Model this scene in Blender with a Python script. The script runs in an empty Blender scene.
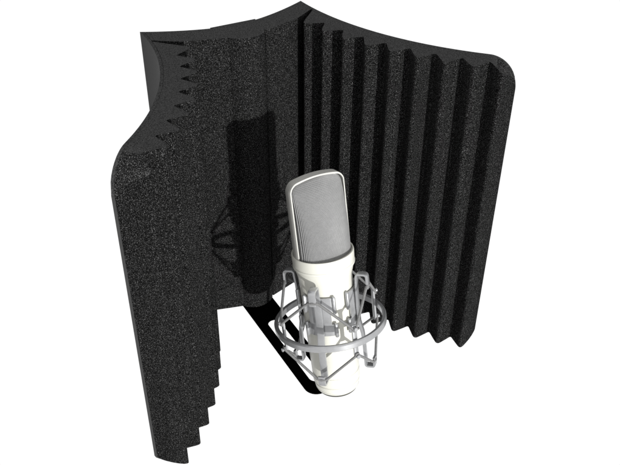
import bpy, math
from mathutils import Vector, Matrix

S = 0.267                      # one working unit = the height of the shield (0.267 m)
C = bpy.context.scene.collection
sin, cos, pi = math.sin, math.cos, math.pi

# ------------------------------------------------------------------ materials
def mat(name):
    m = bpy.data.materials.new(name); m.use_nodes = True
    nt = m.node_tree
    return m, nt, nt.nodes['Principled BSDF']

def grain(nt, scale, stops, detail=2.0, rough=0.6):
    tc = nt.nodes.new('ShaderNodeTexCoord')
    n = nt.nodes.new('ShaderNodeTexNoise')
    n.inputs['Scale'].default_value = scale; n.inputs['Detail'].default_value = detail
    n.inputs['Roughness'].default_value = rough
    nt.links.new(tc.outputs['Object'], n.inputs['Vector'])
    r = nt.nodes.new('ShaderNodeValToRGB')
    e = r.color_ramp.elements
    e[0].position, e[0].color = stops[0][0], (*stops[0][1], 1)
    e[1].position, e[1].color = stops[-1][0], (*stops[-1][1], 1)
    for p, c in stops[1:-1]:
        k = e.new(p); k.color = (*c, 1)
    nt.links.new(n.outputs['Fac'], r.inputs['Fac'])
    return n, r

def bump(nt, bs, src, strength, dist):
    b = nt.nodes.new('ShaderNodeBump')
    b.inputs['Strength'].default_value = strength; b.inputs['Distance'].default_value = dist
    nt.links.new(src, b.inputs['Height']); nt.links.new(b.outputs['Normal'], bs.inputs['Normal'])

def simple(name, col, rough, metal=0.0, spec=0.5, noise=None, var=0.12, bmp=0.0):
    m, nt, bs = mat(name)
    bs.inputs['Roughness'].default_value = rough; bs.inputs['Metallic'].default_value = metal
    bs.inputs['Specular IOR Level'].default_value = spec
    lo = tuple(c * (1 - var) for c in col); hi = tuple(min(1, c * (1 + var)) for c in col)
    n, r = grain(nt, noise or 200, [(0.3, lo), (0.7, hi)])
    nt.links.new(r.outputs['Color'], bs.inputs['Base Color'])
    if bmp: bump(nt, bs, n.outputs['Fac'], bmp, 0.0004)
    return m

def g(v, t=(1, 1, 1)): return tuple(v * k for k in t)

def foam_mat(name, k=1.0):
    m, nt, bs = mat(name)
    bs.inputs['Roughness'].default_value = 1.0; bs.inputs['Specular IOR Level'].default_value = 0.0
    n, r = grain(nt, 1900, [(0.37, g(.0026*k)), (0.50, g(.0068*k)), (0.60, g(.0180*k)), (0.71, g(.090*k))], 1.0, .5)
    nt.links.new(r.outputs['Color'], bs.inputs['Base Color'])
    bump(nt, bs, n.outputs['Fac'], 0.5, 0.0008)
    return m

M_FOAM = foam_mat('charcoal_foam')
M_EDGE_LIT = foam_mat('foam_edge_painted_light', 1.7)  # same foam lightened: light on the rounded corners put into the colour
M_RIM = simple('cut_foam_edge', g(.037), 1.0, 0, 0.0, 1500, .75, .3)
M_SHELL = simple('grey_shell_plastic', g(.038), .8, 0, .15, 500, .06, .05)
M_PLATE = simple('black_painted_steel', g(.0012), .9, 0, 0.0, 400, .2)
M_WHITE = simple('cream_white_enamel', (.575, .570, .515), .32, 0, .5, 60, .015)
M_METAL = simple('satin_grey_metal', (.37,.374,.382), .27, .6, .5, 300, .05)
M_BASE_SHADE = simple('base_painted_shade', (.060, .059, .050), .5, .3, .4, 200, .05)  # dark colour painting the shade along the microphone's bottom edge
M_FRAME = simple('pale_metal_trim', (.44, .435, .41), .35, .25, .5, 150, .03)
M_WIRE = simple('silver_wire', g(.34), .32, .4, .5, 300, .05)
M_LINING = simple('grille_lining_cloth', g(.022), .8, 0, .2, 500, .1)
M_CORD = simple('grey_elastic_cord', g(.15), .6, 0, .3, 900, .15, .3)

# ------------------------------------------------------------------ mesh helpers
class MB:
    def __init__(s): s.v = []; s.f = []; s.m = []
    def add(s, vs, fs, mi=0):
        o = len(s.v); s.v += [tuple(v) for v in vs]
        for f in fs: s.f.append(tuple(i + o for i in f)); s.m.append(mi)
    def build(s, name, mats, parent=None, sharp=35, origin=None):
        me = bpy.data.meshes.new(name)
        o0 = Vector(origin) if origin else Vector((0, 0, 0))
        me.from_pydata([tuple((Vector(v) - o0) * S) for v in s.v], [], s.f)
        for m in (mats if isinstance(mats, (list, tuple)) else [mats]): me.materials.append(m)
        me.polygons.foreach_set('material_index', s.m)
        import bmesh
        bm = bmesh.new(); bm.from_mesh(me)
        bmesh.ops.recalc_face_normals(bm, faces=bm.faces); bm.to_mesh(me); bm.free()
        me.polygons.foreach_set('use_smooth', [True] * len(me.polygons))
        me.set_sharp_from_angle(angle=math.radians(sharp))
        ob = bpy.data.objects.new(name, me); C.objects.link(ob)
        if parent: ob.parent = parent
        return ob

def thing(name, label, cat, loc):
    o = bpy.data.objects.new(name, None); C.objects.link(o)
    o.empty_display_size = .02
    o.location = Vector(loc) * S
    o['label'] = label; o['category'] = cat
    return o

def columns(mb, outer, inner, zt, zb, mat_side=0, mat_top=1, mat_curve=1):
    """closed solid between two plan polylines, with its own top and bottom height per column"""
    n = len(outer); vs = []
    for i in range(n):
        vs += [(*outer[i], zb[i]), (*outer[i], zt[i]), (*inner[i], zb[i]), (*inner[i], zt[i])]
    side, top = [], []
    for i in range(n - 1):
        a, b = 4 * i, 4 * i + 4
        side += [(a, b, b + 1, a + 1), (a + 2, a + 3, b + 3, b + 2)]
        top += [(a + 1, b + 1, b + 3, a + 3), (a, a + 2, b + 2, b)]
    side += [(0, 1, 3, 2), (4*n-4, 4*n-2, 4*n-1, 4*n-3)]
    o = len(mb.v); mb.v += vs
    for f in side: mb.f.append(tuple(k + o for k in f)); mb.m.append(mat_side)
    for q, f in enumerate(top):
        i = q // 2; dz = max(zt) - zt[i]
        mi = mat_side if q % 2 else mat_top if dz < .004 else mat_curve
        mb.f.append(tuple(k + o for k in f)); mb.m.append(mi)

def tube(mb, pts, r, seg=8, closed=False, mi=0):
    pts = [Vector(p) for p in pts]; n = len(pts); rings = []
    prev = None
    for i, p in enumerate(pts):
        if closed: d = pts[(i + 1) % n] - pts[i - 1]
        else: d = pts[min(i + 1, n - 1)] - pts[max(i - 1, 0)]
        d.normalize()
        if prev is None:
            up = Vector((0, 0, 1)) if abs(d.z) < .9 else Vector((1, 0, 0))
            x = d.cross(up).normalized()
        else:
            x = (prev - d * prev.dot(d)).normalized()
        prev = x; y = d.cross(x)
        rr = r[i] if isinstance(r, (list, tuple)) else r
        rings.append([p + (x * cos(2*pi*k/seg) + y * sin(2*pi*k/seg)) * rr for k in range(seg)])
    vs = [v for q in rings for v in q]; fs = []
    for i in range(n if closed else n - 1):
        j = (i + 1) % n
        for k in range(seg):
            l = (k + 1) % seg
            fs.append((i*seg+k, i*seg+l, j*seg+l, j*seg+k))
    if not closed:
        fs += [tuple(range(seg)), tuple(range((n-1)*seg, n*seg))]
    mb.add(vs, fs, mi)

# ------------------------------------------------------------------ the shield
class Wing:
    def __init__(s, side, b, ph0, ka, k2, L, m, pit, n):
        s.side, s.b, s.ph0, s.ka, s.k2, s.L, s.m, s.pit, s.n = side, b, ph0, ka, k2, L, m, pit, n
        N = 2000; s.N = N; s.tab = [(b, 0.0)]
        x, y = b, 0.0
        for i in range(N):
            u = (i + .5) * L / N; p = ph0 + ka*u + k2*u*u
            x += sin(p) * L / N; y -= cos(p) * L / N; s.tab.append((x, y))
    def pt(s, u, off):
        k = min(max(u / s.L, 0), 1) * s.N; i = min(int(k), s.N - 1); f = k - i
        x = s.tab[i][0]*(1-f) + s.tab[i+1][0]*f; y = s.tab[i][1]*(1-f) + s.tab[i+1][1]*f
        p = s.ph0 + s.ka*u + s.k2*u*u
        return (s.side * (x - off*cos(p)), y - off*sin(p))
    def ztop(s, u, Ru=.082, Rz=.092):
        w = (u - (s.L - Ru)) / Ru
        return 1.0 if w <= 0 else 1 - Rz * (1 - math.sqrt(max(0, 1 - min(w, 1)**2)))
    def zbot(s, u, R=.022):
        w = (u - (s.L - R)) / R
        return 0.0 if w <= 0 else R * (1 - math.sqrt(max(0, 1 - min(w, 1)**2)))

B_ = .2617
RW = Wing(1, B_, .0191, 1.200, -.1003, .7505, .0393, .0703, 9)
LW = Wing(-1, B_, -.0226, 1.2814, -.0466, .7402, .0234, .0699, 9)
T_SH = .009; TIP = .1025; VAL = .0495

def back_y(x): return -.083 * (1 - (min(abs(x) / B_, 1)) ** 1.65)

shield = thing('isolation_shield', 'folded charcoal foam acoustic shield standing open behind the white microphone', 'acoustic shield', (0, -.1, 0))
SH0 = (0, -.1, 0)

def uspace(L):
    us = [L * i / 60 for i in range(55)]
    return us + [L - .1 * L * (cos(pi/2 * i / 20)) * (6/60/.1) for i in range(1, 21)]

# shell: left wing, back and right wing as one thin sheet
plan, zt, zb = [], [], []
for u in reversed(uspace(LW.L)):
    plan.append(LW.pt(u, 0)); zt.append(LW.ztop(u)); zb.append(LW.zbot(u))
for i in range(1, 40):
    x = -B_ + 2 * B_ * i / 40
    plan.append((x, back_y(x))); zt.append(1); zb.append(0)
for u in uspace(RW.L):
    plan.append(RW.pt(u, 0)); zt.append(RW.ztop(u)); zb.append(RW.zbot(u))
def offset(pl, d):
    out = []
    for i, p in enumerate(pl):
        P = Vector(p); a = Vector(pl[max(i-1, 0)]); c = Vector(pl[min(i+1, len(pl)-1)])
        d1 = (P - a); d2 = (c - P)
        if d1.length < 1e-9: d1 = d2
        if d2.length < 1e-9: d2 = d1
        n1 = Vector((d1.y, -d1.x)).normalized(); n2 = Vector((d2.y, -d2.x)).normalized()
        n = (n1 + n2).normalized(); k = d / max(.45, n.dot(n1))
        out.append(tuple(P + n * k))
    return out
inner = offset(plan, T_SH)
mb = MB(); columns(mb, plan, inner, zt, zb, 0, 1)
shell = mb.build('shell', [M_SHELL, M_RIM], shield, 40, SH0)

# spine plate down the middle of the back
mb = MB(); ox = [(-.072 + .144*i/12) for i in range(13)]
columns(mb, [(x, -.064) for x in ox], [(x, back_y(x) + .0012) for x in ox], [.9985]*13, [.004]*13, 0, 1)
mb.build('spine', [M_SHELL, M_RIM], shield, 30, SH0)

def wing_foam(w, label):
    tips = [w.L - w.m - w.pit * i for i in range(w.n)]
    vals = [t - w.pit / 2 for t in tips[:-1]]
    knots = [(.085, T_SH + .002), (tips[-1], TIP)]
    for i in range(w.n - 2, -1, -1):
        knots += [(vals[i], VAL), (tips[i], TIP)]
    knots += [(w.L, T_SH + .004)]
    def off(u):
        for (a, p), (b, q) in zip(knots, knots[1:]):
            if u <= b: return p + (q - p) * (u - a) / (b - a)
        return knots[-1][1]
    us, prof = [knots[0][0]], [knots[0][1]]
    GRAD = .0185                                  # beyond this the faces are flat
    for (ua, pa), (u, p), (ub, pb) in zip(knots, knots[1:], knots[2:]):
        k0 = (p - pa) / (u - ua); k1 = (pb - p) / (ub - u)
        FIL = .0085 if k1 < k0 else .0045         # ridges are rounder than valleys
        for d in (-GRAD, -FIL, -.5*FIL, 0, .5*FIL, FIL, GRAD):
            us.append(u + d)
            # parabola through the tangents of both faces
            prof.append(off(u + d) if abs(d) >= FIL else p + (k0 + k1)/2*d + (k1 - k0) * (d*d + FIL*FIL) / (4*FIL))
    last = knots[-1]
    us = [u for u in us if u < w.L - .006]; prof = prof[:len(us)]
    ue = us[-1]
    for i in range(1, 25):
        u = ue + (w.L - ue) * sin(pi/2 * i / 24)
        us.append(u); prof.append(off(u))
    extra = [w.L - .082 + .082 * i / 30 for i in range(30)]
    pairs = dict(zip(us, prof))
    for u in extra:
        if min(abs(u - q) for q in us) > .002 and u > us[0]: pairs[u] = off(u)
    us = sorted(pairs); prof = [pairs[u] for u in us]
    o = [w.pt(u, T_SH + .0008) for u in us]; i_ = [w.pt(u, p) for u, p in zip(us, prof)]
    mb = MB()
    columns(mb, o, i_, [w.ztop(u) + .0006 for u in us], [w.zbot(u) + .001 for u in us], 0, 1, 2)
    ob = mb.build('foam_panel', [M_FOAM, M_RIM, M_EDGE_LIT], shield, 62, SH0)
    ob['label'] = label
wing_foam(LW, 'left foam panel with upright wedge ridges')
wing_foam(RW, 'right foam panel with upright wedge ridges')

# back foam: two flat facets and a half-round rib in the middle
def back_inner(x):
    ax = abs(x)
    if ax < .058:
        y = -.1605 - .030 * max(0, 1 - (ax / .058) ** 2) ** .85
    else:
        y = -.1605 + (ax - .058) / (.181 - .058) * .0355
    return y + .007 * max(0, 1 - abs(x - .0575) / .0035)      # narrow seam beside the rib
xs = [-.181 + .123 * i / 16 for i in range(16)] + [-.058 + .116 * (.5 - .5 * cos(pi * i / 44)) for i in range(45)] + [.0595, .061] + [.061 + .120 * i / 16 for i in range(1, 17)]
bo, bi = [], []
oL, oR = LW.pt(.076, T_SH + .001), RW.pt(.076, T_SH + .001)
cL, cR = LW.pt(.016, T_SH + .001), RW.pt(.016, T_SH + .001)
# corner blocks run out to the apex of each corner groove
bo += [oL, cL]; bi += [(oL[0] + .002, oL[1] - .001), ((oL[0] + xs[0]) / 2, (oL[1] + back_inner(xs[0])) / 2)]
for x in xs:
    k = max(-1, min(1, x / .181)); X = k * (B_ - .016)
    bo.append((X, back_y(X) - .0105)); bi.append((x, back_inner(x)))
bo += [cR, oR]; bi += [((oR[0] + xs[-1]) / 2, (oR[1] + back_inner(xs[-1])) / 2), (oR[0] - .002, oR[1] - .001)]
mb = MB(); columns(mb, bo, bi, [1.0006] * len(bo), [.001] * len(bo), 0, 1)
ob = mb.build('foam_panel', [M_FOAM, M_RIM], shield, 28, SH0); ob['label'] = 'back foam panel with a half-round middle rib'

# slotted black mounting plate bolted under the back
def rrect(x0, x1, y0, y1, r, n=8):
    pts = []
    for cx, cy, a0 in ((x1-r, y1-r, 0), (x0+r, y1-r, 90), (x0+r, y0+r, 180), (x1-r, y0+r, 270)):
        for i in range(n + 1):
            a = math.radians(a0 + 90 * i / n); pts.append((cx + r*cos(a), cy + r*sin(a)))
    return pts
out = rrect(-.056, .054, -.646, -.02, .042); inn = rrect(-.0235, .0215, -.597, -.268, .0215)
mb = MB(); n = len(out); vs = []
for (o, i) in zip(out, inn):
    vs += [(*o, -.003), (*i, -.003), (*o, -.009), (*i, -.009)]
fs = []
for k in range(n):
    a, b = 4*k, 4*((k+1) % n)
    fs += [(a, b, b+1, a+1), (a+2, a+3, b+3, b+2), (a, a+2, b+2, b), (a+1, b+1, b+3, a+3)]
mb.add(vs, fs)
mb.build('mounting_plate', M_PLATE, shield, 40, SH0)

# ------------------------------------------------------------------ microphone frame of reference
MB0 = Vector((0, -.715, .064)); MT = Vector((0, -.553, .741))
AX = (MT - MB0).normalized(); EX = Vector((1, 0, 0)); EF = EX.cross(AX).normalized()
def W(r, ang, t):
    a = math.radians(ang); return MB0 + AX*t + (EX*sin(a) + EF*cos(a)) * r
def L3(x, d, t): return MB0 + AX*t + EX*x + EF*d       # x sideways, d to the front, t along the axis

def lathe(mb, prof, seg=72, mi=0, closed=False):
    vs, fs = [], []; n = len(prof)
    for t, r in prof:
        for k in range(seg): vs.append(W(r, 360*k/seg, t))
    for i in range(n if closed else n - 1):
        j = (i + 1) % n
        for k in range(seg):
            l = (k + 1) % seg; fs.append((i*seg+k, i*seg+l, j*seg+l, j*seg+k))
    if not closed:
        fs += [tuple(range(seg)), tuple(range((n-1)*seg, n*seg))]
    mb.add(vs, fs, mi)

mic = thing('microphone', 'cream white condenser microphone with silver mesh head, tilted back in its grey cradle', 'microphone', MB0)
O = tuple(MB0)
mb = MB()
lathe(mb, [(.0525, .0660), (.0525, .0688), (.0545, .0702), (.083, .0708), (.0845, .0694), (.0875, .0694), (.089, .0710),
           (.392, .0772), (.405, .0783), (.422, .0822), (.431, .0835)])
mb.build('body', M_WHITE, mic, 30, O)
mb = MB(); lathe(mb, [(.0205, .050), (.0205, .0590), (.0225, .0612), (.0255, .0636), (.0295, .0654), (.0305, .0646), (.033, .0646), (.034, .0660), (.042, .0676), (.0475, .0682), (.0490, .0668), (.0520, .066)])
cap = mb.build('base_cap', M_WHITE, mic, 30, O)
mb = MB(); lathe(mb, [(.0140, .030), (.0140, .0560), (.0158, .0578), (.0202, .0587), (.0202, .030)])
mb.build('base_shade_ring', M_BASE_SHADE, cap, 30, O)  # added dark ring stands in for the shaded bottom bevel
mb = MB(); lathe(mb, [(.4315, .070), (.4315, .0845), (.434, .0880), (.438, .0888), (.4405, .0880), (.4415, .0868), (.444, .0868),
                      (.446, .0878), (.471, .0886), (.474, .0876), (.4745, .0860), (.4735, .0838), (.467, .0825), (.467, .070)], closed=True)
mb.build('collar', M_WHITE, mic, 30, O)

# head: frame band, wire mesh and the cloth behind it
HW, T0, T1 = .0845, .466, .690
def outline(w, top, rc, n=8, arch=.012):
    pts = [(-w, T0 + (top - rc - T0) * i / 10) for i in range(10)]
    for i in range(n + 1):
        a = pi - pi/2 * i / n; pts.append((-w + rc + rc*cos(a), top - rc + rc*sin(a)))
    for i in range(1, 12):
        x = (-w + rc) + 2*(w - rc) * i / 12; pts.append((x, top))
    for i in range(n + 1):
        a = pi/2 - pi/2 * i / n; pts.append((w - rc + rc*cos(a), top - rc + rc*sin(a)))
    pts += [(w, T0 + (top - rc - T0) * i / 10) for i in range(9, -1, -1)]
    return [(x, t + arch * (1 - (x/w)**2) * max(0, (t - T0) / (top - T0))**6) for x, t in pts]
po, pi_ = outline(HW, T1, .022), outline(HW - .0046, T1 - .0046, .017)
mb = MB(); vs, fs = [], []; FD = .0150
for (a, b) in zip(po, pi_):
    ca = .0025
    vs += [L3(a[0], FD - ca, a[1]), L3(a[0]*.985, FD, a[1]), L3(b[0], FD, b[1]), L3(b[0], -FD, b[1]), L3(a[0]*.985, -FD, a[1]), L3(a[0], -FD + ca, a[1])]
n = len(po)
for i in range(n - 1):
    for k in range(6):
        l = (k + 1) % 6; fs.append((6*i+k, 6*i+l, 6*i+6+l, 6*i+6+k))
fs += [tuple(range(6)), tuple(range(6*n-6, 6*n))]
mb.add(vs, fs); mb.build('grille_frame', M_FRAME, mic, 40, O)

GW = HW - .006; GT = T1 - .003
def gdepth(t):
    w = min(max((t - T0) / (GT - T0), 0), 1)
    return .006 + .064 * (1 - w**2.6) ** .75
def gwide(t, k=0):
    c = .024; d = t - (GT - c)
    lim = GW if d <= 0 else GW - c + math.sqrt(max(0, c*c - d*d))
    return lim - k
def surf(ph, t, k=0.0, sgn=1):
    s = 1 if sin(ph) >= 0 else -1
    x = gwide(t, k) * s * abs(sin(ph))
    d = (gdepth(t) - k) * abs(cos(ph)) ** .8
    tt = t + .010 * (1 - (x/HW)**2) * max(0, (t - T0) / (GT - T0))**6
    return L3(x, sgn * d, tt)
grille = MB(); WR = .00115
for sgn in (1, -1):
    nv, nh = 52, 64
    for i in range(nv + 1):
        ph = math.asin(max(-1, min(1, -1 + 2 * i / nv)))
        tube(grille, [surf(ph, T0 + (GT - T0) * (1 - (1 - j/40)**1.25), 0, sgn) for j in range(41)], WR, 4)
    for j in range(nh + 1):
        t = T0 + (GT - .001 - T0) * (j / nh)
        tube(grille, [surf(-pi/2 + pi * i / 40, t, .0009, sgn) for i in range(41)], WR, 4)
gr = grille.build('grille', M_WIRE, mic, 60, O)
mb = MB(); vs, fs = [], []; nt_, npz = 40, 48
for j in range(nt_ + 1):
    t = T0 + (GT - .002 - T0) * j / nt_
    for i in range(npz):
        a = 2*pi*i/npz
        sg = 1 if cos(a) >= 0 else -1
        ph = math.atan2(sin(a), abs(cos(a)))
        vs.append(surf(ph, t, .0065, sg))
for j in range(nt_):
    for i in range(npz):
        l = (i+1) % npz; fs.append((j*npz+i, j*npz+l, (j+1)*npz+l, (j+1)*npz+i))
fs += [tuple(range(npz)), tuple(range(nt_*npz, (nt_+1)*npz))]
mb.add(vs, fs); mb.build('grille_lining', M_LINING, gr, 60, O)

# ------------------------------------------------------------------ shock mount
mount = thing('shock_mount', 'grey metal ring cradle with elastic cords gripping the white microphone', 'shock mount', MB0)
RR, RT = .1580, .2475
mb = MB()
lathe(mb, [(RT-.010, RR-.003), (RT-.0085, RR-.0055), (RT+.0085, RR-.0055), (RT+.010, RR-.003), (RT+.010, RR+.003), (RT+.007, RR+.0060), (RT-.007, RR+.0060), (RT-.010, RR+.003)], 96, 0, True)
ring = mb.build('ring', M_METAL, mount, 35, O)

def ribbon(mb, path, ang, w, th):
    """flat strap swept along (r, t) points in the half-plane at azimuth ang"""
    a = math.radians(ang); er = EX*sin(a) + EF*cos(a); et = EX*cos(a) - EF*sin(a)
    n = len(path); vs, fs = [], []
    for i, (r, t) in enumerate(path):
        p0 = path[max(i-1, 0)]; p1 = path[min(i+1, n-1)]
        d = Vector((p1[0]-p0[0], p1[1]-p0[1])).normalized(); nx, ny = -d.y, d.x
        for (s1, s2) in ((-1, -.8), (-1, .8), (-.8, 1), (.8, 1), (1, .8), (1, -.8), (.8, -1), (-.8, -1)):
            P = MB0 + er*(r + nx*th/2*s2) + AX*(t + ny*th/2*s2) + et*(w/2*s1)
            vs.append(P)
    for i in range(n - 1):
        for k in range(8):
            l = (k + 1) % 8; fs.append((8*i+k, 8*i+l, 8*i+8+l, 8*i+8+k))
    fs += [tuple(range(8)), tuple(range(8*n-8, 8*n))]
    mb.add(vs, fs)

def arc(cr, ct, R, a0, a1, n=7):
    return [(cr + R*cos(math.radians(a0+(a1-a0)*i/n)), ct + R*sin(math.radians(a0+(a1-a0)*i/n))) for i in range(n+1)]

def rbody(t): return .0710 + (t - .09) / .302 * .0062

BARS = [-47, 43, 133, -137]; POSTS = [-92, -2, 88, 178]
hook_path = ([(.1235, .132), (.1235, .112)] + arc(.1175, .108, .006, 0, -90, 5)
             + [(.108, .102)] + arc(.1035, .108, .006, 270, 180, 5)
             + [(.0975, .12), (.0970, .19), (.0955, .215), (.0915, .235), (.0885, .25), (.0885, .30), (.0895, .36), (.0925, .393)]
             + arc(.1005, .397, .008, 180, 90, 5) + [(.108, .405)] + arc(.115, .397, .008, 90, 0, 5) + [(.1235, .375), (.1230, .362)])
for ang in BARS:
    mb = MB(); ribbon(mb, hook_path, ang, .0205, .0066)
    bar = mb.build('cage_bar', M_METAL, mount, 40, O)
    # curved clamp plate with wide ends
    mb = MB()
    def patch(a0, a1, t0, t1, r0, r1, n=10):
        vs, fs = [], []
        for i in range(n + 1):
            A = ang + a0 + (a1 - a0) * i / n
            for (r, t) in ((r0, t0), (r1, t0), (r1, t1), (r0, t1)): vs.append(W(r, A, t))
        for i in range(n):
            for k in range(4):
                l = (k+1) % 4; fs.append((4*i+k, 4*i+l, 4*i+4+l, 4*i+4+k))
        fs += [(0, 1, 2, 3), (4*n, 4*n+1, 4*n+2, 4*n+3)]
        mb.add(vs, fs)
    patch(-23, 23, .284, .363, .0790, .0838)
    patch(-29, -23.05, .319, .363, .0790, .0838, 3); patch(23.05, 29, .319, .363, .0790, .0838, 3)
    patch(-29, 29, .242, .278, .0775, .0828)
    # the bent strip between the upper and the lower plate
    vs, fs = [], []
    for i in range(11):
        A = ang - 23 + 46 * i / 10
        vs += [W(.0828, A, .2775), W(.0838, A, .2845), W(.0790, A, .2845), W(.0775, A, .2775)]
    for i in range(10):
        for k in range(4):
            l = (k+1) % 4; fs.append((4*i+k, 4*i+l, 4*i+4+l, 4*i+4+k))
    mb.add(vs, fs)
    pl = mb.build('clamp_plate', M_METAL, bar, 35, O)
    for sg in (-1, 1):
        for (t0, t1) in ((.313, .367), (.238, .282)):
            cm = MB(); A = ang + sg * 30.5
            c0, c1 = W(.0850, A, t0), W(.0850, A, t1)
            tube(cm, [c0, c0 + (c1-c0)*.06, c0 + (c1-c0)*.94, c1], [.0040, .0056, .0056, .0040], 12)
            cm.build('clip', M_METAL, bar, 40, O)

for ang in POSTS:
    mb = MB()
    ribbon(mb, [(RR-.0105, .196), (RR-.0105, .21), (RR-.0105, .288), (RR-.0105, .301)], ang, .013, .0065)
    for t in (.204, .292):
        p = [W(RR-.0105, ang, t), W(RR-.002, ang, t), W(RR+.0025, ang, t), W(RR+.004, ang, t)]
        tube(mb, p, [.0042, .0042, .0060, .0052], 10)
    mb.build('ring_post', M_METAL, ring, 40, O)

def cord(tb, tp, rb, sgn):
    pts = []
    def mid(a, b, n=10): return [a + (b - a) * i / n for i in range(1, n)]
    for i in range(4):
        a = BARS[i]; pz = POSTS[(i + 1) % 4]
        h = [W(rb, a - 6.5, tb), W(rb + .003, a, tb + sgn*.001), W(rb, a + 6.5, tb)]
        q = [W(RR - .005, pz - 1.8, tp), W(RR - .0045, pz - .9, tp - sgn*.0075), W(RR - .0045, pz + .9, tp - sgn*.0075), W(RR - .005, pz + 1.8, tp)]
        nb = W(rb, BARS[(i + 1) % 4] - 6.5, tb)
        pts += h + mid(h[-1], q[0]) + q + mid(q[-1], nb)
    m = MB(); tube(m, pts, .0040, 8, True)
    return m.build('elastic_cord', M_CORD, mount, 60, O)
cord(.371, .292, .1235, 1); cord(.123, .204, .1235, -1)

# stem that carries the cradle on the front end of the slotted plate
mb = MB()
tube(mb, [(.020, -.622, -.0025), (.020, -.622, .006)], .014, 6)
tube(mb, [(.020, -.622, .0061), (.024, -.624, .06), (.040, -.632, .11), W(.0935, 133, .16)], .0075, 12)
mb.build('stem', M_METAL, mount, 40, O)

# ------------------------------------------------------------------ camera
f, th, ro, zc, cx, cy, al = 810.278, .62888, .00602, 1.90047, -.91696, -2.16379, .51232
fw = Vector((sin(al)*cos(th), cos(al)*cos(th), -sin(th)))
r = Vector((cos(al), -sin(al), 0)); u = r.cross(fw)
r2 = cos(ro)*r + sin(ro)*u; u2 = -sin(ro)*r + cos(ro)*u
cd = bpy.data.cameras.new('camera'); cam = bpy.data.objects.new('camera', cd); C.objects.link(cam)
cam.matrix_world = Matrix(((r2.x, u2.x, -fw.x, cx*S), (r2.y, u2.y, -fw.y, cy*S), (r2.z, u2.z, -fw.z, zc*S), (0, 0, 0, 1)))
cd.sensor_width = 36; cd.lens = f * 36 / 620; cd.clip_start = .01; cd.clip_end = 100
bpy.context.scene.camera = cam

# ------------------------------------------------------------------ light: one hard key lamp from the open side, white sweep behind
ld = bpy.data.lights.new('key_lamp', 'SUN'); ld.energy = 4.8; ld.angle = math.radians(1.1); ld.color = (1, .995, .98)
key = bpy.data.objects.new('key_lamp', ld); C.objects.link(key)
key.rotation_euler = Vector((.012, 1, -.012)).to_track_quat('-Z', 'Y').to_euler()
key.location = (0, -2, .5)

w = bpy.data.worlds.new('World'); bpy.context.scene.world = w; w.use_nodes = True
nt = w.node_tree; bg = nt.nodes['Background']
tc = nt.nodes.new('ShaderNodeTexCoord'); dp = nt.nodes.new('ShaderNodeVectorMath'); dp.operation = 'DOT_PRODUCT'
nt.links.new(tc.outputs['Generated'], dp.inputs[0]); dp.inputs[1].default_value = Vector((.35, .74, -.57)).normalized()
mr = nt.nodes.new('ShaderNodeMapRange'); mr.interpolation_type = 'SMOOTHSTEP'
mr.inputs['From Min'].default_value = .56; mr.inputs['From Max'].default_value = .80
mr.inputs['To Min'].default_value = .58; mr.inputs['To Max'].default_value = 1.02
nt.links.new(dp.outputs['Value'], mr.inputs['Value'])
nt.links.new(mr.outputs['Result'], bg.inputs['Color'])
# added fill gradient, dimmer on the camera's side, a little brighter above than below
sp = nt.nodes.new('ShaderNodeSeparateXYZ'); nt.links.new(tc.outputs['Generated'], sp.inputs['Vector'])
mz = nt.nodes.new('ShaderNodeMapRange'); mz.interpolation_type = 'SMOOTHSTEP'
mz.inputs['From Min'].default_value = -.9; mz.inputs['From Max'].default_value = .25
mz.inputs['To Min'].default_value = .46; mz.inputs['To Max'].default_value = 1.05
nt.links.new(sp.outputs['Z'], mz.inputs['Value']); nt.links.new(mz.outputs['Result'], mr.inputs['To Min'])
bg.inputs['Strength'].default_value = 1.0

vs_ = bpy.context.scene.view_settings
vs_.view_transform = 'Standard'; vs_.look = 'None'; vs_.exposure = 0; vs_.gamma = 1
